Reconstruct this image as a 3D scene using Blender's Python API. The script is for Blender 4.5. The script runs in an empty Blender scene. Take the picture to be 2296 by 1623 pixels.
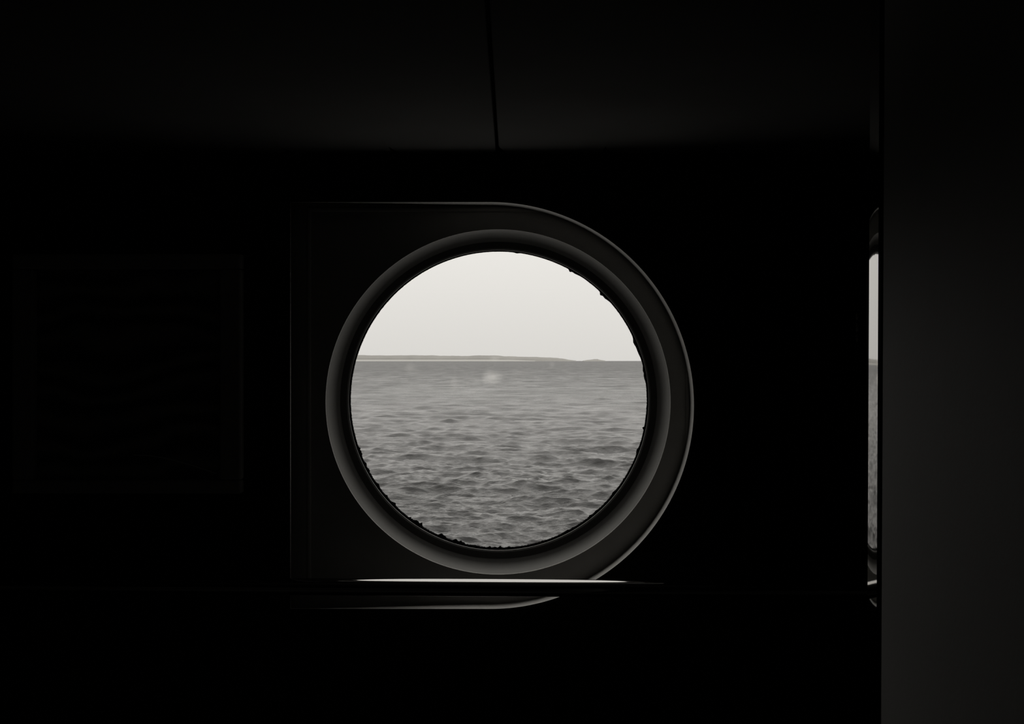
import bpy, bmesh, math, random
import numpy as np
from mathutils import Vector

random.seed(7)
rng = np.random.default_rng(11)
scene = bpy.context.scene
col = scene.collection
R = math.radians

# ------------------------------------------------------------------ camera
W, H = 2296, 1623
F = 2561.0                      # focal length in pixels
CX, CY = 1148.0, 808.0          # principal point (level camera)
EYE = 1.60
SEA_H = 12.0                    # eye above the sea
cam_data = bpy.data.cameras.new('camera')
cam_data.sensor_width = 36.0
cam_data.lens = F / W * 36.0
cam_data.shift_y = -(H / 2 - CY) / W
cam_data.clip_start = 0.02
cam_data.clip_end = 40000
cam = bpy.data.objects.new('camera', cam_data)
cam.location = (0, 0, EYE)
cam.rotation_euler = (R(90), 0, 0)
col.objects.link(cam)
scene.camera = cam

# ------------------------------------------------------------------ sky (overcast, a little brighter overhead)
world = bpy.data.worlds.new('overcast_sky')
scene.world = world
world.use_nodes = True
nt = world.node_tree
nt.nodes.clear()
tc = nt.nodes.new('ShaderNodeTexCoord')
sx = nt.nodes.new('ShaderNodeSeparateXYZ')
mx = nt.nodes.new('ShaderNodeMath'); mx.operation = 'MAXIMUM'; mx.inputs[1].default_value = 0.0
ml = nt.nodes.new('ShaderNodeMath'); ml.operation = 'MULTIPLY_ADD'
ml.inputs[1].default_value = 1.9
ml.inputs[2].default_value = 1.0
sc = nt.nodes.new('ShaderNodeMath'); sc.operation = 'MULTIPLY'; sc.inputs[1].default_value = 0.80
bg = nt.nodes.new('ShaderNodeBackground')
bg.inputs['Color'].default_value = (1.0, 0.975, 0.935, 1)
out = nt.nodes.new('ShaderNodeOutputWorld')
L = nt.links.new
L(tc.outputs['Generated'], sx.inputs[0]); L(sx.outputs['Z'], mx.inputs[0]); L(mx.outputs[0], ml.inputs[0])
L(ml.outputs[0], sc.inputs[0]); L(sc.outputs[0], bg.inputs['Strength']); L(bg.outputs[0], out.inputs[0])

# daylight portal in the porthole opening (guides sampling of the sky, emits nothing)
pl = bpy.data.lights.new('porthole_portal', 'AREA')
pl.shape = 'DISK'; pl.size = 0.60
pl.cycles.is_portal = True
po = bpy.data.objects.new('porthole_portal', pl)
po.location = (-0.025, 2.215, 1.5255)
po.rotation_euler = (R(-90), 0, 0)
col.objects.link(po)

scene.view_settings.view_transform = 'Standard'
scene.view_settings.look = 'None'
scene.view_settings.gamma = 1.0
scene.view_settings.use_curve_mapping = False
scene.view_settings.exposure = 0.0


# ------------------------------------------------------------------ helpers
def P(px, py, d):
    return Vector(((px - CX) / F * d, d, EYE - (py - CY) / F * d))


def PX(px, d):
    return (px - CX) / F * d


def PZ(py, d):
    return EYE - (py - CY) / F * d


def mat(name, color, rough=0.5, metal=0.0, spec=0.5, noise=0.0, scale=30.0, bump=0.0, bscale=200.0, coat=0.0):
    m = bpy.data.materials.new(name)
    m.use_nodes = True
    t = m.node_tree
    b = t.nodes['Principled BSDF']
    b.inputs['Base Color'].default_value = (*color, 1)
    b.inputs['Roughness'].default_value = rough
    b.inputs['Metallic'].default_value = metal
    b.inputs['Specular IOR Level'].default_value = spec
    b.inputs['Coat Weight'].default_value = coat
    b.inputs['Coat Roughness'].default_value = 0.08
    tcn = t.nodes.new('ShaderNodeTexCoord')
    if noise:
        n = t.nodes.new('ShaderNodeTexNoise'); n.inputs['Scale'].default_value = scale
        n.inputs['Detail'].default_value = 6
        r = t.nodes.new('ShaderNodeValToRGB')
        r.color_ramp.elements[0].position = 0.3
        r.color_ramp.elements[1].position = 0.7
        r.color_ramp.elements[0].color = (*[c * (1 - noise) for c in color], 1)
        r.color_ramp.elements[1].color = (*[min(1, c * (1 + noise)) for c in color], 1)
        t.links.new(tcn.outputs['Object'], n.inputs['Vector'])
        t.links.new(n.outputs['Fac'], r.inputs['Fac'])
        t.links.new(r.outputs['Color'], b.inputs['Base Color'])
    if bump:
        n2 = t.nodes.new('ShaderNodeTexNoise'); n2.inputs['Scale'].default_value = bscale
        n2.inputs['Detail'].default_value = 3
        bp = t.nodes.new('ShaderNodeBump'); bp.inputs['Strength'].default_value = bump
        bp.inputs['Distance'].default_value = 0.002
        t.links.new(tcn.outputs['Object'], n2.inputs['Vector'])
        t.links.new(n2.outputs['Fac'], bp.inputs['Height'])
        t.links.new(bp.outputs['Normal'], b.inputs['Normal'])
    return m


M = {}
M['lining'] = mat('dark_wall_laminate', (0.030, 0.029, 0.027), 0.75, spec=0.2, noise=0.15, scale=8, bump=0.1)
M['lining_edge'] = mat('pale_lining_edge', (0.6, 0.59, 0.565), 0.6, noise=0.05)
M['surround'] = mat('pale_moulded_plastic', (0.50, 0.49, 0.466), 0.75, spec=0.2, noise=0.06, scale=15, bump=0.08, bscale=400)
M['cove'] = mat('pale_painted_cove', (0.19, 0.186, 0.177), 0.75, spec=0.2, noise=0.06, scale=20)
M['frame_ring'] = mat('shade_grey_frame', (0.085, 0.083, 0.079), 0.8, spec=0.15, noise=0.08, scale=20)  # darker than the cove: shade of the room-facing ring put in the colour
M['lip'] = mat('dull_steel', (0.34, 0.335, 0.32), 0.35, metal=1.0)
M['sealant'] = mat('black_sealant', (0.006, 0.006, 0.006), 0.9, spec=0.05)
M['hull'] = mat('hull_paint', (0.06, 0.06, 0.06), 0.8, noise=0.2)
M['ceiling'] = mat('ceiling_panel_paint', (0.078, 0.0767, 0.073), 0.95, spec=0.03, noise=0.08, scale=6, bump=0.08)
M['void'] = mat('dark_void', (0.01, 0.01, 0.01), 0.9, spec=0.0)
M['partition'] = mat('partition_laminate', (0.48, 0.472, 0.45), 0.65, spec=0.3, noise=0.05, scale=10, bump=0.06)
M['mirror'] = mat('polished_steel', (0.50, 0.495, 0.482), 0.03, metal=1.0)
M['channel'] = mat('black_channel', (0.006, 0.006, 0.006), 0.8, spec=0.1)
M['rail'] = mat('polished_dark_rail', (0.30, 0.295, 0.285), 0.08, metal=1.0)
M['bracket'] = mat('bracket_black', (0.01, 0.01, 0.01), 0.6, spec=0.2)
M['frame'] = mat('picture_frame_black', (0.40, 0.39, 0.37), 0.5, spec=0.3, noise=0.1, scale=40)
M['mount'] = mat('picture_mount', (0.03, 0.03, 0.028), 0.9, spec=0.05)
M['floor'] = mat('dark_carpet', (0.40, 0.394, 0.375), 0.95, spec=0.0, noise=0.3, scale=60)
M['room'] = mat('dark_room_wall', (0.42, 0.413, 0.393), 0.8, spec=0.2, noise=0.15, scale=5)
M['fitting'] = mat('small_metal_fitting', (0.5, 0.49, 0.47), 0.3, metal=1.0)
M['land'] = mat('hazed_headland', (0.25, 0.245, 0.232), 0.95, spec=0.0, noise=0.06, scale=0.004)  # distance haze is put into this pale base colour
M['beach'] = mat('hazed_pale_shore', (0.33, 0.325, 0.31), 0.95, spec=0.0)  # sand tone and distance haze together in one paler colour


def link(name, me, m, parent=None, smooth=False):
    o = bpy.data.objects.new(name, me)
    col.objects.link(o)
    if m is not None:
        me.materials.append(m)
    if parent is not None:
        o.parent = parent
    if smooth:
        me.polygons.foreach_set('use_smooth', [True] * len(me.polygons))
    return o


def from_bm(name, bm, m, parent=None, smooth=False):
    bmesh.ops.recalc_face_normals(bm, faces=bm.faces)
    me = bpy.data.meshes.new(name)
    bm.to_mesh(me); bm.free()
    return link(name, me, m, parent, smooth)


def tag(o, label=None, cat=None, group=None, kind=None):
    if label: o['label'] = label
    if cat: o['category'] = cat
    if group: o['group'] = group
    if kind: o['kind'] = kind
    return o


def empty(name, loc):
    o = bpy.data.objects.new(name, None)
    o.location = loc
    o.empty_display_size = 0.05
    col.objects.link(o)
    return o


def add_box(bm, x0, x1, y0, y1, z0, z1, bevel=0.0):
    vs = [bm.verts.new((x, y, z)) for x in (x0, x1) for y in (y0, y1) for z in (z0, z1)]
    idx = [(0, 1, 3, 2), (4, 6, 7, 5), (0, 4, 5, 1), (2, 3, 7, 6), (0, 2, 6, 4), (1, 5, 7, 3)]
    fs = [bm.faces.new([vs[i] for i in f]) for f in idx]
    if bevel:
        es = list({e for f in fs for e in f.edges})
        bmesh.ops.bevel(bm, geom=es, offset=bevel, segments=2, profile=0.5, affect='EDGES')


def box(name, x0, x1, y0, y1, z0, z1, m, parent=None, bevel=0.0):
    bm = bmesh.new()
    add_box(bm, x0, x1, y0, y1, z0, z1, bevel)
    return from_bm(name, bm, m, parent)


def plate_with_hole(name, rect, outline, y0, y1, m, edge_m, parent=None, y1fn=None):
    """Flat plate in the XZ plane between y0 (room side) and y1, with a hole."""
    bm = bmesh.new()
    x0, x1, z0, z1 = rect
    n = 10
    ro = [(x0 + (x1 - x0) * i / n, z0) for i in range(n)] + [(x1, z0 + (z1 - z0) * i / n) for i in range(n)] + \
         [(x1 - (x1 - x0) * i / n, z1) for i in range(n)] + [(x0, z1 - (z1 - z0) * i / n) for i in range(n)]
    fn = y1fn or (lambda x, z: y1)

    def loop(pts, f):
        vs = [bm.verts.new((x, f(x, z), z)) for x, z in pts]
        es = [bm.edges.new((vs[i], vs[(i + 1) % len(vs)])) for i in range(len(vs))]
        return vs, es
    fo, feo = loop(ro, lambda x, z: y0)
    fi, fei = loop(outline, lambda x, z: y0)
    bmesh.ops.triangle_fill(bm, use_beauty=True, use_dissolve=False, edges=feo + fei)
    bo, beo = loop(ro, fn)
    bi, bei = loop(outline, fn)
    bmesh.ops.triangle_fill(bm, use_beauty=True, use_dissolve=False, edges=beo + bei)
    for f in bm.faces: f.material_index = 0
    for a, b in ((fo, bo), (fi, bi)):
        k = len(a)
        for i in range(k):
            f = bm.faces.new((a[i], a[(i + 1) % k], b[(i + 1) % k], b[i]))
            f.material_index = 1 if a is fi else 0
    o = from_bm(name, bm, m, parent)
    o.data.materials.append(edge_m)
    return o


def lathe(name, prof, cx, cz, m, parent, seg=192, closed=False):
    """prof: list of (radius, y); revolve about the Y axis through (cx, cz)."""
    bm = bmesh.new()
    rings = []
    for k in range(seg):
        a = 2 * math.pi * k / seg
        rings.append([bm.verts.new((cx + r * math.cos(a), y, cz + r * math.sin(a))) for r, y in prof])
    n = len(prof)
    for k in range(seg):
        A, B = rings[k], rings[(k + 1) % seg]
        for i in range(n if closed else n - 1):
            j = (i + 1) % n
            bm.faces.new((A[i], A[j], B[j], B[i]))
    return from_bm(name, bm, m, parent, smooth=True)


# ------------------------------------------------------------------ window wall
D0 = 2.0                        # room face of the wall lining
CEIL = PZ(345, D0)
XL, XR, YB = -2.2, 1.7, -1.6    # room box

dl, dr, dt, db = PX(651, D0), PX(1556, D0), PZ(453, D0), PZ(1365, D0)
rad = (dt - db) / 2
cxd, czd = dr - rad, (dt + db) / 2
outline = [(dl, db), (dl * 0.75 + cxd * 0.25, db), ((dl + cxd) / 2, db), (dl * 0.25 + cxd * 0.75, db)]
outline += [(cxd + rad * math.cos(a), czd + rad * math.sin(a)) for a in np.linspace(-math.pi / 2, math.pi / 2, 97)]
outline += [((dl + cxd) / 2, dt), (dl, dt)]
outline += [(dl, db + (dt - db) * t) for t in (0.75, 0.5, 0.25)]


def lining_depth(x, z):
    t = min(1, max(0, (x - dl) / 0.42))
    return D0 + 0.004 + 0.038 * t * t * (3 - 2 * t)


wf = plate_with_hole('wall_front', (XL, XR, 0.0, CEIL + 0.03), outline, D0, D0 + 0.028,
                     M['lining'], M['lining_edge'], y1fn=lining_depth)
tag(wf, 'dark wall lining with a large D-shaped cut-out around the porthole', 'wall', kind='structure')

# outer hull plating behind the lining
WX, WZ = -0.025, 1.5255
hole = [(WX + 0.300 * math.cos(a), WZ + 0.300 * math.sin(a)) for a in np.linspace(0, 2 * math.pi, 97)[:-1]]
hp = plate_with_hole('wall_hull', (XL - 0.4, XR + 0.4, -0.4, CEIL + 0.5), hole, 2.170, 2.185, M['hull'], M['hull'])
tag(hp, 'dark hull plating with a round opening behind the wall lining', 'wall', kind='structure')

# ------------------------------------------------------------------ porthole window
win = empty('window_1', (WX, 2.05, WZ))
tag(win, 'round porthole in a pale moulded surround looking out to sea', 'window', kind='structure')


def wchild(o):
    o.parent = win
    o.matrix_parent_inverse = win.matrix_basis.inverted()
    return o


win.matrix_world  # noqa
DP = 2.050
RH = 0.3095
# square tray inside the D cut-out, with a circular hole for the glass
sq = (PX(698, DP), PX(1537, DP), PZ(1316, DP), PZ(475, DP))
circ = [(WX + RH * math.cos(a), WZ + RH * math.sin(a)) for a in np.linspace(0, 2 * math.pi, 161)[:-1]]
p = plate_with_hole('surround_panel', sq, circ, DP, DP + 0.004, M['surround'], M['surround'])
tag(wchild(p), 'pale moulded panel around the porthole')
# flange from the tray's edge out to behind the lining
bm = bmesh.new()
a0 = [(sq[0], sq[2]), (sq[1], sq[2]), (sq[1], sq[3]), (sq[0], sq[3])]
g = 0.30


def ring(sc_, y):
    return [bm.verts.new((x + (-sc_ if i in (0, 3) else sc_), y(x), z + (-sc_ if i in (0, 1) else sc_)))
            for i, (x, z) in enumerate(a0)]


flat = lambda v: (lambda x: v)
loops = [ring(0.0, flat(DP + 0.001)), ring(0.0, flat(DP - 0.0020)), ring(0.002, flat(DP - 0.0045)),
         ring(0.005, flat(DP - 0.0050)), ring(0.008, flat(DP - 0.0035)), ring(0.010, flat(DP - 0.0030)), ring(g, flat(DP - 0.0030))]
for A, B in zip(loops[:-1], loops[1:]):
    for i in range(4):
        bm.faces.new((A[i], A[(i + 1) % 4], B[(i + 1) % 4], B[i]))
o = from_bm('surround_flange', bm, M['surround'])
tag(wchild(o), 'raised square rim of the moulded surround')

# coved ring down to the glass
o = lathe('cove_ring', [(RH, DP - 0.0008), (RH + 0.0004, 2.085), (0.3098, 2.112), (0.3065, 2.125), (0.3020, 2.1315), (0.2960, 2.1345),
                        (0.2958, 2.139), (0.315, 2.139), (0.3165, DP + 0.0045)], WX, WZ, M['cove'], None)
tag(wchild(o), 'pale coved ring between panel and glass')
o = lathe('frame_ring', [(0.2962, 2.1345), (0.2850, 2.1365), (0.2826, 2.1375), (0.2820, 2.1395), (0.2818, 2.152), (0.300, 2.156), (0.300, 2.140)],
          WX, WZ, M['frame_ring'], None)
tag(wchild(o), 'flat ring holding the glass, coloured dark as shade')
# thin metal lip
prof = [(0.2816 + 0.0008 * math.cos(t), 2.1398 + 0.0007 * math.sin(t)) for t in np.linspace(0, 2 * math.pi, 9)[:-1]]
o = lathe('metal_lip', prof, WX, WZ, M['lip'], None, closed=True)
tag(wchild(o), 'thin metal lip at the edge of the glass')

# ragged sealant bead
bm = bmesh.new()
seg = 900
bumps = []
for _ in range(26):
    bumps.append((R(random.uniform(195, 285)), random.uniform(0.0012, 0.0036), random.uniform(0.004, 0.014)))
for _ in range(10):
    bumps.append((R(random.uniform(285, 385)), random.uniform(0.0008, 0.0024), random.uniform(0.004, 0.02)))
for a_, h_, w_ in ((61, 0.0030, 0.010), (59, 0.0015, 0.03), (46, 0.0035, 0.012), (44, 0.0025, 0.03), (23, 0.0026, 0.025),
                   (20, 0.002, 0.05), (83, 0.0012, 0.015), (9, 0.0018, 0.03), (238, 0.006, 0.010), (236, 0.004, 0.02),
                   (225, 0.0035, 0.008), (349, 0.004, 0.006)):
    bumps.append((R(a_), h_, w_))
rings = []
jit = rng.normal(0, 0.00022, seg)
for k in range(seg):
    a = 2 * math.pi * k / seg
    low = 0.5 - 0.5 * math.sin(a)
    ri = 0.2796 - 0.0012 * low + jit[k] * (0.3 + low)
    for ba, bh, bw in bumps:
        dd = (a - ba + math.pi) % (2 * math.pi) - math.pi
        if abs(dd) < 4 * bw:
            ri -= bh * math.exp(-(dd / bw) ** 2)
    pr = [(ri, 2.1505), (ri + 0.0008, 2.1485), (0.2835, 2.1480), (0.2845, 2.1555), (ri, 2.1555)]
    rings.append([bm.verts.new((WX + r * math.cos(a), y, WZ + r * math.sin(a))) for r, y in pr])
for k in range(seg):
    A, B = rings[k], rings[(k + 1) % seg]
    for i in range(5):
        j = (i + 1) % 5
        bm.faces.new((A[i], A[j], B[j], B[i]))
o = from_bm('sealant_bead', bm, M['sealant'])
tag(wchild(o), 'ragged black sealant around the glass')

# glass pane with a few salt smudges
gm = bpy.data.materials.new('salt_marked_glass')
gm.use_nodes = True
t = gm.node_tree
t.nodes.clear()
mo = t.nodes.new('ShaderNodeOutputMaterial')
tr = t.nodes.new('ShaderNodeBsdfTransparent'); tr.inputs[0].default_value = (0.965, 0.965, 0.96, 1)
gl = t.nodes.new('ShaderNodeBsdfGlossy'); gl.inputs['Roughness'].default_value = 0.0
fr = t.nodes.new('ShaderNodeFresnel'); fr.inputs['IOR'].default_value = 1.45
geo = t.nodes.new('ShaderNodeNewGeometry')
ior = t.nodes.new('ShaderNodeMapRange')      # the same Fresnel on both faces of the thin pane
ior.inputs['To Min'].default_value = 1.45; ior.inputs['To Max'].default_value = 1 / 1.45
t.links.new(geo.outputs['Backfacing'], ior.inputs['Value']); t.links.new(ior.outputs[0], fr.inputs['IOR'])
mix = t.nodes.new('ShaderNodeMixShader')
t.links.new(fr.outputs[0], mix.inputs[0]); t.links.new(tr.outputs[0], mix.inputs[1]); t.links.new(gl.outputs[0], mix.inputs[2])
tl = t.nodes.new('ShaderNodeBsdfTranslucent'); tl.inputs[0].default_value = (0.9, 0.89, 0.86, 1)
mix2 = t.nodes.new('ShaderNodeMixShader')
tco = t.nodes.new('ShaderNodeTexCoord')
nz = t.nodes.new('ShaderNodeTexNoise'); nz.inputs['Scale'].default_value = 90; nz.inputs['Detail'].default_value = 4
t.links.new(tco.outputs['Object'], nz.inputs['Vector'])
DG = 2.157
prev = None
for px, py, rx, rz, st in ((1102, 846, 26, 16, 0.15), (920, 824, 16, 12, 0.17), (1018, 862, 13, 20, 0.06), (1108, 803, 14, 9, 0.10),
                           (1238, 818, 8, 9, 0.08), (1175, 835, 30, 8, 0.03)):
    c = P(px, py, DG) - Vector((WX, DG, WZ))
    vm = t.nodes.new('ShaderNodeVectorMath'); vm.operation = 'SUBTRACT'; vm.inputs[1].default_value = (c.x, 0, c.z)
    t.links.new(tco.outputs['Object'], vm.inputs[0])
    vs = t.nodes.new('ShaderNodeVectorMath'); vs.operation = 'MULTIPLY'
    vs.inputs[1].default_value = (F / DG / rx, 0, F / DG / rz)
    t.links.new(vm.outputs[0], vs.inputs[0])
    ln = t.nodes.new('ShaderNodeVectorMath'); ln.operation = 'LENGTH'
    t.links.new(vs.outputs[0], ln.inputs[0])
    wob = t.nodes.new('ShaderNodeMath'); wob.operation = 'MULTIPLY_ADD'; wob.inputs[1].default_value = 0.9; 
    t.links.new(nz.outputs['Fac'], wob.inputs[0]); t.links.new(ln.outputs['Value'], wob.inputs[2])
    mr = t.nodes.new('ShaderNodeMapRange'); mr.inputs['From Min'].default_value = 1.5; mr.inputs['From Max'].default_value = 0.6
    mr.inputs['To Min'].default_value = 0.0; mr.inputs['To Max'].default_value = st
    t.links.new(wob.outputs[0], mr.inputs['Value'])
    if prev is None:
        prev = mr
    else:
        ad = t.nodes.new('ShaderNodeMath'); ad.operation = 'ADD'
        t.links.new(prev.outputs[0], ad.inputs[0]); t.links.new(mr.outputs[0], ad.inputs[1]); prev = ad
t.links.new(prev.outputs[0], mix2.inputs[0]); t.links.new(mix.outputs[0], mix2.inputs[1]); t.links.new(tl.outputs[0], mix2.inputs[2])
t.links.new(mix2.outputs[0], mo.inputs['Surface'])
bm = bmesh.new()
seg = 160
for y in (0.0, 0.006):
    vs_ = [bm.verts.new((0.290 * math.cos(2 * math.pi * k / seg), y, 0.290 * math.sin(2 * math.pi * k / seg))) for k in range(seg)]
    bm.faces.new(vs_)
bm.verts.ensure_lookup_table()
for k in range(seg):
    bm.faces.new((bm.verts[k], bm.verts[(k + 1) % seg], bm.verts[seg + (k + 1) % seg], bm.verts[seg + k]))
o = from_bm('glass_pane', bm, gm)
o.location = (WX, DG, WZ)
bpy.context.view_layer.update()
tag(wchild(o), 'round clear glass with faint salt smudges')
# outer clamping ring on the hull side
o = lathe('outer_ring', [(0.2915, 2.1635), (0.2915, 2.176), (0.322, 2.176), (0.322, 2.1690), (0.330, 2.1635)], WX, WZ, M['hull'], None, closed=True)
wchild(o)

# ------------------------------------------------------------------ ceiling of narrow panels
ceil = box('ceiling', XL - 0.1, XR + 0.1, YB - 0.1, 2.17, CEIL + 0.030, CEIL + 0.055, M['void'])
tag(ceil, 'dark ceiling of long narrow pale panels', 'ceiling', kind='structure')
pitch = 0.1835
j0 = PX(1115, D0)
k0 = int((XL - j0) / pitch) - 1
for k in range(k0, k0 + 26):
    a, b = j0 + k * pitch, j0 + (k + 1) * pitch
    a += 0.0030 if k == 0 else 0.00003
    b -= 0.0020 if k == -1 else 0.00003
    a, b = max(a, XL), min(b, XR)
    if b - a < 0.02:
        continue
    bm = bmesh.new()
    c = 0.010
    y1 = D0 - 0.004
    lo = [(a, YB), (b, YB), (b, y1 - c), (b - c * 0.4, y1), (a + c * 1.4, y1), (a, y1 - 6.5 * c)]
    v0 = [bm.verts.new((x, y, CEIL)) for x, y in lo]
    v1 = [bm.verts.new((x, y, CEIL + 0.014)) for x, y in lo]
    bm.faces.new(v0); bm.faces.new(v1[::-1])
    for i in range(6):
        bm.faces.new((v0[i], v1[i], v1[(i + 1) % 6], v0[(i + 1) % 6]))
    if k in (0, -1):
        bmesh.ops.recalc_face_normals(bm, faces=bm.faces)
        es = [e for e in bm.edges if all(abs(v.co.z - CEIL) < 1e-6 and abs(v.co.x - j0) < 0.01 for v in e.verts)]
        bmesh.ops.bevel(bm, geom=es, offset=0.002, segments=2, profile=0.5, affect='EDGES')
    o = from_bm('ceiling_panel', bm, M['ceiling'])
    o.parent = ceil

# ------------------------------------------------------------------ rest of the room
tag(box('floor', XL - 0.1, XR + 0.1, YB - 0.1, 2.17, -0.05, 0.0, M['floor']), 'dark carpeted floor of the cabin', 'floor', kind='structure')
tag(box('wall_left', XL - 0.1, XL, YB, 2.17, 0.0, CEIL + 0.03, M['room']), 'dark side wall left of the picture', 'wall', kind='structure')
tag(box('wall_right', XR, XR + 0.1, YB, 2.17, 0.0, CEIL + 0.03, M['room']), 'dark far wall beyond the partition', 'wall', kind='structure')
tag(box('wall_back', XL, XR, YB - 0.1, YB, 0.0, CEIL + 0.03, M['room']), 'dark wall behind the viewer', 'wall', kind='structure')

# partition on the right: pale panel, black channel, polished strip
XP = 0.348
lean = 0.0050


def sheared(name, sect, m, smooth=False, z0=0.0, z1=None):
    """vertical extrusion of a (x, y) section that leans slightly with height"""
    z1 = CEIL if z1 is None else z1
    bm = bmesh.new()
    lo = [bm.verts.new((x + lean * (z0 - EYE), y, z0)) for x, y in sect]
    hi = [bm.verts.new((x + lean * (z1 - EYE), y, z1)) for x, y in sect]
    n = len(sect)
    for i in range(n):
        f = bm.faces.new((lo[i], lo[(i + 1) % n], hi[(i + 1) % n], hi[i]))
        f.smooth = smooth
    bm.faces.new(lo[::-1]); bm.faces.new(hi)
    return from_bm(name, bm, m)


yS1 = XP * F / (1947.5 - CX)    # far edge of the strip
yS0 = XP * F / (1968.0 - CX)    # near edge
yC0 = XP * F / (1978.5 - CX)    # near edge of the channel
wp = sheared('wall_partition', [(XP, YB), (XP + 0.06, YB), (XP + 0.06, yC0), (XP + 0.0015, yC0), (XP, yC0 - 0.0015)], M['partition'])
tag(wp, 'pale partition wall beside the polished vertical strip', 'wall', kind='structure')
ch = sheared('trim_2', [(XP + 0.007, yC0), (XP + 0.06, yC0), (XP + 0.06, yS0), (XP + 0.007, yS0)], M['channel'])
tag(ch, 'narrow black channel between partition and polished strip', 'trim', kind='structure')
ns = 14
half = (yS1 - yS0) / 2
Rc = half / math.sin(R(1.0))
arc = []
for i in range(ns + 1):
    u = -half + 2 * half * i / ns
    arc.append((XP + Rc - math.sqrt(Rc * Rc - u * u), (yS0 + yS1) / 2 + u))
bm = bmesh.new()
zz = (0.0, CEIL)
sect = arc
lo = [bm.verts.new((x + lean * (zz[0] - EYE), y, zz[0])) for x, y in sect]
hi = [bm.verts.new((x + lean * (zz[1] - EYE), y, zz[1])) for x, y in sect]
for i in range(ns):
    f = bm.faces.new((lo[i], lo[i + 1], hi[i + 1], hi[i])); f.smooth = True
bk = [(XP + 0.06, yS0), (XP + 0.06, yS1)]
blo = [bm.verts.new((x + lean * (zz[0] - EYE), y, zz[0])) for x, y in (arc[0], bk[0], bk[1], arc[-1])]
bhi = [bm.verts.new((x + lean * (zz[1] - EYE), y, zz[1])) for x, y in (arc[0], bk[0], bk[1], arc[-1])]
for i in range(3):
    bm.faces.new((blo[i], blo[i + 1], bhi[i + 1], bhi[i])).material_index = 1
st = from_bm('trim_1', bm, M['mirror'])
st.data.materials.append(M['channel'])
tag(st, 'narrow polished metal strip reflecting the porthole and sea', 'trim', kind='structure')

# ------------------------------------------------------------------ handrail across the window
DR = 1.935
z_r = PZ(1317.5, DR)
rail = empty('handrail', (0, DR, z_r))
tag(rail, 'dark polished horizontal handrail running across below the porthole', 'handrail')
ra, rb = 0.019, 0.0143          # half depth, half height
slope = -0.0060
bm = bmesh.new()
x0, x1 = -1.45, 0.72
n = 64
secs = []
for x in (x0, x0 + 0.012, x1 - 0.012, x1):
    s = 0.8 if x in (x0, x1) else 1.0
    secs.append([bm.verts.new((x, s * ra * math.sin(2 * math.pi * k / n), s * rb * math.cos(2 * math.pi * k / n) + slope * (x + 0.02)))
                 for k in range(n)])
for A, B in zip(secs[:-1], secs[1:]):
    for k in range(n):
        f = bm.faces.new((A[k], A[(k + 1) % n], B[(k + 1) % n], B[k])); f.smooth = True
bm.faces.new(secs[0]); bm.faces.new(secs[-1][::-1])
from_bm('rail', bm, M['rail'], rail)
for px in (140, 1850):
    x = PX(px, DR)
    zc = slope * x
    bm = bmesh.new()
    add_box(bm, x - 0.010, x + 0.010, -0.012, 0.012, zc - 0.034, zc - rb * 0.9, 0.002)
    add_box(bm, x - 0.010, x + 0.010, -0.012, D0 - DR - 0.006, zc - 0.046, zc - 0.032, 0.002)
    br = from_bm('bracket', bm, M['bracket'], rail)
    bm = bmesh.new()
    add_box(bm, x - 0.022, x + 0.022, D0 - DR - 0.006, D0 - DR, zc - 0.070, zc - 0.010, 0.002)
    from_bm('wall_plate', bm, M['bracket'], br)

# ------------------------------------------------------------------ framed picture at the left
fx0, fx1, fz0, fz1 = PX(30, 1.985), PX(543, 1.985), PZ(1106, 1.985), PZ(569, 1.985)
pic = empty('framed_picture', ((fx0 + fx1) / 2, D0, fz0))
tag(pic, 'dark framed picture with curving bands hanging left of the porthole', 'picture')
bpy.context.view_layer.update()


def pchild(o):
    o.parent = pic
    o.matrix_parent_inverse = pic.matrix_world.inverted()
    return o


fw = 0.038
for (a, b, c, d) in ((fx0, fx1, fz1 - 0.027, fz1), (fx0, fx1, fz0, fz0 + 0.024), (fx0, fx0 + fw, fz0 + 0.024, fz1 - 0.027),
                     (fx1 - fw, fx1, fz0 + 0.024, fz1 - 0.027)):
    pchild(box('frame_bar', a, b, D0 - 0.022, D0, c, d, M['frame'], bevel=0.004))
pm = bpy.data.materials.new('curving_band_face')  # wavy paler and darker bands coloured across the picture face
pm.use_nodes = True
t = pm.node_tree
b = t.nodes['Principled BSDF']; b.inputs['Roughness'].default_value = 0.35
tcn = t.nodes.new('ShaderNodeTexCoord')
mp = t.nodes.new('ShaderNodeMapping')
mp.inputs['Scale'].default_value = (0.8, 1, 1.0)
wv = t.nodes.new('ShaderNodeTexWave'); wv.wave_type = 'BANDS'; wv.bands_direction = 'Z'
wv.inputs['Scale'].default_value = 7.0; wv.inputs['Distortion'].default_value = 9.0
wv.inputs['Detail'].default_value = 1.5; wv.inputs['Detail Scale'].default_value = 1.1
cr = t.nodes.new('ShaderNodeValToRGB')
cr.color_ramp.elements[0].color = (0.04, 0.039, 0.037, 1); cr.color_ramp.elements[1].color = (0.28, 0.275, 0.26, 1)
t.links.new(tcn.outputs['Object'], mp.inputs[0]); t.links.new(mp.outputs[0], wv.inputs['Vector'])
t.links.new(wv.outputs['Fac'], cr.inputs[0]); t.links.new(cr.outputs[0], b.inputs['Base Color'])
o = box('picture_face', fx0 + fw, fx1 - fw, D0 - 0.008, D0 - 0.001, fz0 + 0.024, fz1 - 0.027, pm)
pchild(o)
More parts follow.
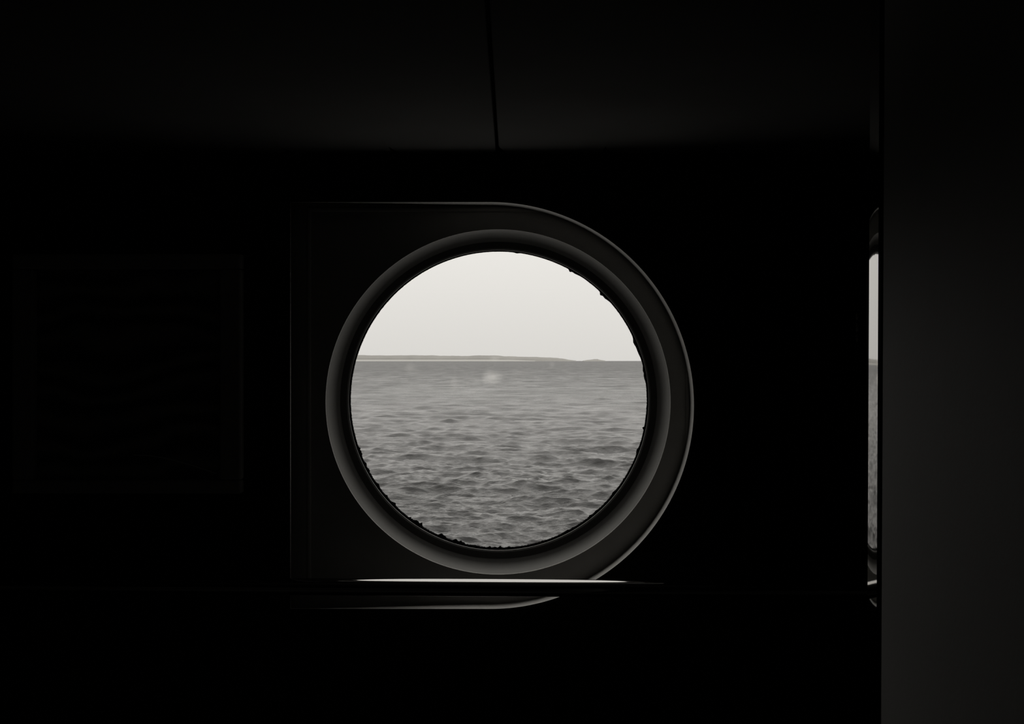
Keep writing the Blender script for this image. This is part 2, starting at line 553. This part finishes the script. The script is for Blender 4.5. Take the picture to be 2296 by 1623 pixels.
# bright curved pencil-thin line low in the picture
bm = bmesh.new()
pts = [P(px, py, D0 - 0.0085) for px, py in ((300, 1020), (340, 1022), (380, 1029), (420, 1040), (460, 1053), (488, 1063))]
for q, w in ((0, 0),):
    top = [bm.verts.new(v + Vector((0, 0, 0.0007))) for v in pts]
    bot = [bm.verts.new(v - Vector((0, 0, 0.0007))) for v in pts]
    tb = [bm.verts.new(v + Vector((0, 0.0006, 0.0007))) for v in pts]
    bb = [bm.verts.new(v + Vector((0, 0.0006, -0.0007))) for v in pts]
    for i in range(len(pts) - 1):
        bm.faces.new((top[i], top[i + 1], bot[i + 1], bot[i])); bm.faces.new((tb[i], tb[i + 1], top[i + 1], top[i]))
        bm.faces.new((bb[i], bb[i + 1], tb[i + 1], tb[i])); bm.faces.new((bot[i], bot[i + 1], bb[i + 1], bb[i]))
pchild(from_bm('pale_curve', bm, mat('pale_line', (0.85, 0.83, 0.79), 0.5)))

# small upright fitting on the wall near the strip
fx = PX(1923, 1.99)
fit = empty('wall_fitting', (fx, D0, PZ(770, 1.99)))
tag(fit, 'small upright metal fitting on dark wall beside the polished strip', 'fitting')
hh = PZ(695, 1.99) - PZ(770, 1.99)
box('back_plate', -0.007, 0.007, -0.003, 0.0, 0.0, hh, M['bracket'], fit, bevel=0.001)
bm = bmesh.new()
n = 20
for (z0, z1) in ((0.002, hh / 3 - 0.001), (hh / 3, 2 * hh / 3), (2 * hh / 3 + 0.001, hh - 0.002)):
    lo = [bm.verts.new((0.0035 * math.cos(2 * math.pi * k / n), -0.006 + 0.0035 * math.sin(2 * math.pi * k / n), z0)) for k in range(n)]
    hi = [bm.verts.new((v.co.x, v.co.y, z1)) for v in lo]
    for k in range(n):
        bm.faces.new((lo[k], lo[(k + 1) % n], hi[(k + 1) % n], hi[k])).smooth = True
    bm.faces.new(lo[::-1]); bm.faces.new(hi)
from_bm('barrel', bm, M['fitting'], fit)

# ------------------------------------------------------------------ the sea
SEA_Z = EYE - SEA_H


def sym(parts):
    a = [0.0]
    for end, step in parts:
        while a[-1] < end - 1e-9:
            a.append(a[-1] + step)
    a = np.array(a)
    return np.concatenate([-a[:0:-1], a])


az = np.radians(sym([(11.5, 0.034), (26, 0.12), (60, 0.5)]))
yp = np.concatenate([np.arange(1100, 480, -4.0), np.arange(480, 60, -0.65), np.arange(60, 12, -0.4), np.arange(12, 1.0, -0.25)])
rr = SEA_H * F / yp
dr_ = np.abs(np.gradient(rr))
A, Rr = np.meshgrid(az, rr)
Xs = Rr * np.sin(A); Ys = Rr * np.cos(A)
Dr = np.repeat(dr_[:, None], len(az), axis=1)
nw = 160
lam = np.concatenate([np.exp(rng.uniform(math.log(0.34), math.log(9.0), 120)), np.exp(rng.uniform(math.log(7.0), math.log(45.0), 40))])
head = R(-100) + rng.normal(0, R(27), nw)
Zs = np.zeros_like(Xs); DX = np.zeros_like(Xs); DY = np.zeros_like(Xs)
for i in range(nw):
    k = 2 * math.pi / lam[i]
    sl = 0.046 * (1.0 if lam[i] < 2.6 else (2.6 / lam[i]) ** 0.5)
    if i >= 120: sl = 0.017 * min(1, 15 / lam[i])
    amp = sl / k
    kx, ky = k * math.cos(head[i]), k * math.sin(head[i])
    fade = np.clip((lam[i] / (2.2 * dr_) - 0.6) / 0.8, 0, 1)
    rows = np.nonzero(fade > 0)[0]
    if len(rows) == 0:
        continue
    r1 = rows.max() + 1
    r0 = rows.min()
    ph = kx * Xs[r0:r1] + ky * Ys[r0:r1] + rng.uniform(0, 6.28)
    f_ = fade[r0:r1, None]
    s_, c_ = np.sin(ph), np.cos(ph)
    Zs[r0:r1] += amp * f_ * c_
    DX[r0:r1] -= 0.9 * amp * f_ * s_ * math.cos(head[i])
    DY[r0:r1] -= 0.9 * amp * f_ * s_ * math.sin(head[i])
nr, nc = Xs.shape
co = np.stack([Xs + DX, Ys + DY, SEA_Z + Zs], axis=-1).reshape(-1, 3).astype(np.float32)
ii = np.arange(nr * nc).reshape(nr, nc)
quads = np.stack([ii[:-1, :-1], ii[:-1, 1:], ii[1:, 1:], ii[1:, :-1]], axis=-1).reshape(-1, 4)
me = bpy.data.meshes.new('sea')
me.vertices.add(len(co)); me.vertices.foreach_set('co', co.ravel())
me.loops.add(quads.size); me.loops.foreach_set('vertex_index', quads.ravel().astype(np.int32))
me.polygons.add(len(quads))
me.polygons.foreach_set('loop_start', np.arange(0, quads.size, 4, dtype=np.int32))
me.polygons.foreach_set('use_smooth', np.ones(len(quads), dtype=bool))
me.update(calc_edges=True)
sm = bpy.data.materials.new('choppy_grey_sea')
sm.use_nodes = True
t = sm.node_tree
b = t.nodes['Principled BSDF']
b.inputs['Base Color'].default_value = (0.006, 0.0058, 0.0055, 1)
b.inputs['Roughness'].default_value = 0.12
b.inputs['IOR'].default_value = 1.333
tcn = t.nodes.new('ShaderNodeTexCoord')
last = None
for scl, st_, dist in ((0.06, 0.8, 2.2), (0.45, 0.6, 0.55), (2.2, 0.6, 0.2), (8.0, 0.7, 0.06)):
    mp = t.nodes.new('ShaderNodeMapping'); mp.inputs['Scale'].default_value = (0.55, 1.0, 1.0)
    n_ = t.nodes.new('ShaderNodeTexNoise'); n_.inputs['Scale'].default_value = scl; n_.inputs['Detail'].default_value = 4
    bp = t.nodes.new('ShaderNodeBump'); bp.inputs['Strength'].default_value = st_; bp.inputs['Distance'].default_value = dist
    t.links.new(tcn.outputs['Object'], mp.inputs[0]); t.links.new(mp.outputs[0], n_.inputs['Vector'])
    t.links.new(n_.outputs['Fac'], bp.inputs['Height'])
    if last: t.links.new(last.outputs[0], bp.inputs['Normal'])
    last = bp
t.links.new(last.outputs[0], b.inputs['Normal'])
# unresolved ripples widen the highlights of the water farther from the ship
vl = t.nodes.new('ShaderNodeVectorMath'); vl.operation = 'LENGTH'
t.links.new(tcn.outputs['Object'], vl.inputs[0])
lg = t.nodes.new('ShaderNodeMath'); lg.operation = 'LOGARITHM'; lg.inputs[1].default_value = 10
t.links.new(vl.outputs['Value'], lg.inputs[0])
rm = t.nodes.new('ShaderNodeMapRange'); rm.interpolation_type = 'SMOOTHSTEP'
rm.inputs['From Min'].default_value = 1.85; rm.inputs['From Max'].default_value = 3.3
rm.inputs['To Min'].default_value = 0.10; rm.inputs['To Max'].default_value = 0.43
t.links.new(lg.outputs[0], rm.inputs['Value'])
# wind-ruffled patches
mp2 = t.nodes.new('ShaderNodeMapping'); mp2.inputs['Scale'].default_value = (1.6, 1.0, 1.0)
nw_ = t.nodes.new('ShaderNodeTexNoise'); nw_.inputs['Scale'].default_value = 0.05
nw_.inputs['Detail'].default_value = 9; nw_.inputs['Roughness'].default_value = 0.65
t.links.new(tcn.outputs['Object'], mp2.inputs[0]); t.links.new(mp2.outputs[0], nw_.inputs['Vector'])
wr = t.nodes.new('ShaderNodeMapRange')
wr.inputs['From Min'].default_value = 0.3; wr.inputs['From Max'].default_value = 0.7
wr.inputs['To Min'].default_value = 0.65; wr.inputs['To Max'].default_value = 1.45
t.links.new(nw_.outputs['Fac'], wr.inputs['Value'])
mu = t.nodes.new('ShaderNodeMath'); mu.operation = 'MULTIPLY'
t.links.new(rm.outputs[0], mu.inputs[0]); t.links.new(wr.outputs[0], mu.inputs[1])
t.links.new(mu.outputs[0], b.inputs['Roughness'])
sea = link('sea', me, sm)
tag(sea, 'choppy grey open sea seen through the porthole', 'sea', kind='stuff')

# ------------------------------------------------------------------ distant coast
DL = 16000.0


def coast(name, prof, depth, label, cat, beach=None):
    root = empty(name, (PX(prof[len(prof) // 2][0], DL), DL, SEA_Z))
    tag(root, label, cat)
    bm = bmesh.new()
    xs = np.linspace(prof[0][0], prof[-1][0], max(24, int((prof[-1][0] - prof[0][0]) / 4)))
    ys = np.interp(xs, [q[0] for q in prof], [q[1] for q in prof])
    rows = []
    r_ = np.random.default_rng(3)
    jit = np.convolve(r_.normal(0, 1, len(xs) + 4), np.ones(5) / 5, 'valid') * 0.7
    for x, y, j in zip(xs, ys, jit):
        h = max(0.5, (CY - y + (j if CY - y > 2.5 else 0)) / F * DL + SEA_H)
        X = PX(x, DL) - root.location.x
        rows.append([bm.verts.new((X, yy, zz_)) for yy, zz_ in ((-40, 0.02), (0, h * 0.55), (60, h * 0.97), (depth * 0.5, h), (depth, 0.02))])
    for a_, b_ in zip(rows[:-1], rows[1:]):
        for i in range(5):
            bm.faces.new((a_[i], b_[i], b_[(i + 1) % 5], a_[(i + 1) % 5]))
    bm.faces.new(rows[0]); bm.faces.new(rows[-1][::-1])
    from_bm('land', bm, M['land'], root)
    if beach:
        bm = bmesh.new()
        rows = []
        for x in np.linspace(prof[0][0], beach, 40):
            X = PX(x, DL) - root.location.x
            e = min(1.0, (beach - x) / 60.0)
            rows.append([bm.verts.new((X, yy, zz_)) for yy, zz_ in ((-130, 0.02), (-90, 4.0 + 15 * e), (-20, 6 + 16 * e), (-20, 0.02))])
        for a_, b_ in zip(rows[:-1], rows[1:]):
            for i in range(4):
                bm.faces.new((a_[i], b_[i], b_[(i + 1) % 4], a_[(i + 1) % 4]))
        bm.faces.new(rows[0]); bm.faces.new(rows[-1][::-1])
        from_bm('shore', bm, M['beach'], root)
    return root


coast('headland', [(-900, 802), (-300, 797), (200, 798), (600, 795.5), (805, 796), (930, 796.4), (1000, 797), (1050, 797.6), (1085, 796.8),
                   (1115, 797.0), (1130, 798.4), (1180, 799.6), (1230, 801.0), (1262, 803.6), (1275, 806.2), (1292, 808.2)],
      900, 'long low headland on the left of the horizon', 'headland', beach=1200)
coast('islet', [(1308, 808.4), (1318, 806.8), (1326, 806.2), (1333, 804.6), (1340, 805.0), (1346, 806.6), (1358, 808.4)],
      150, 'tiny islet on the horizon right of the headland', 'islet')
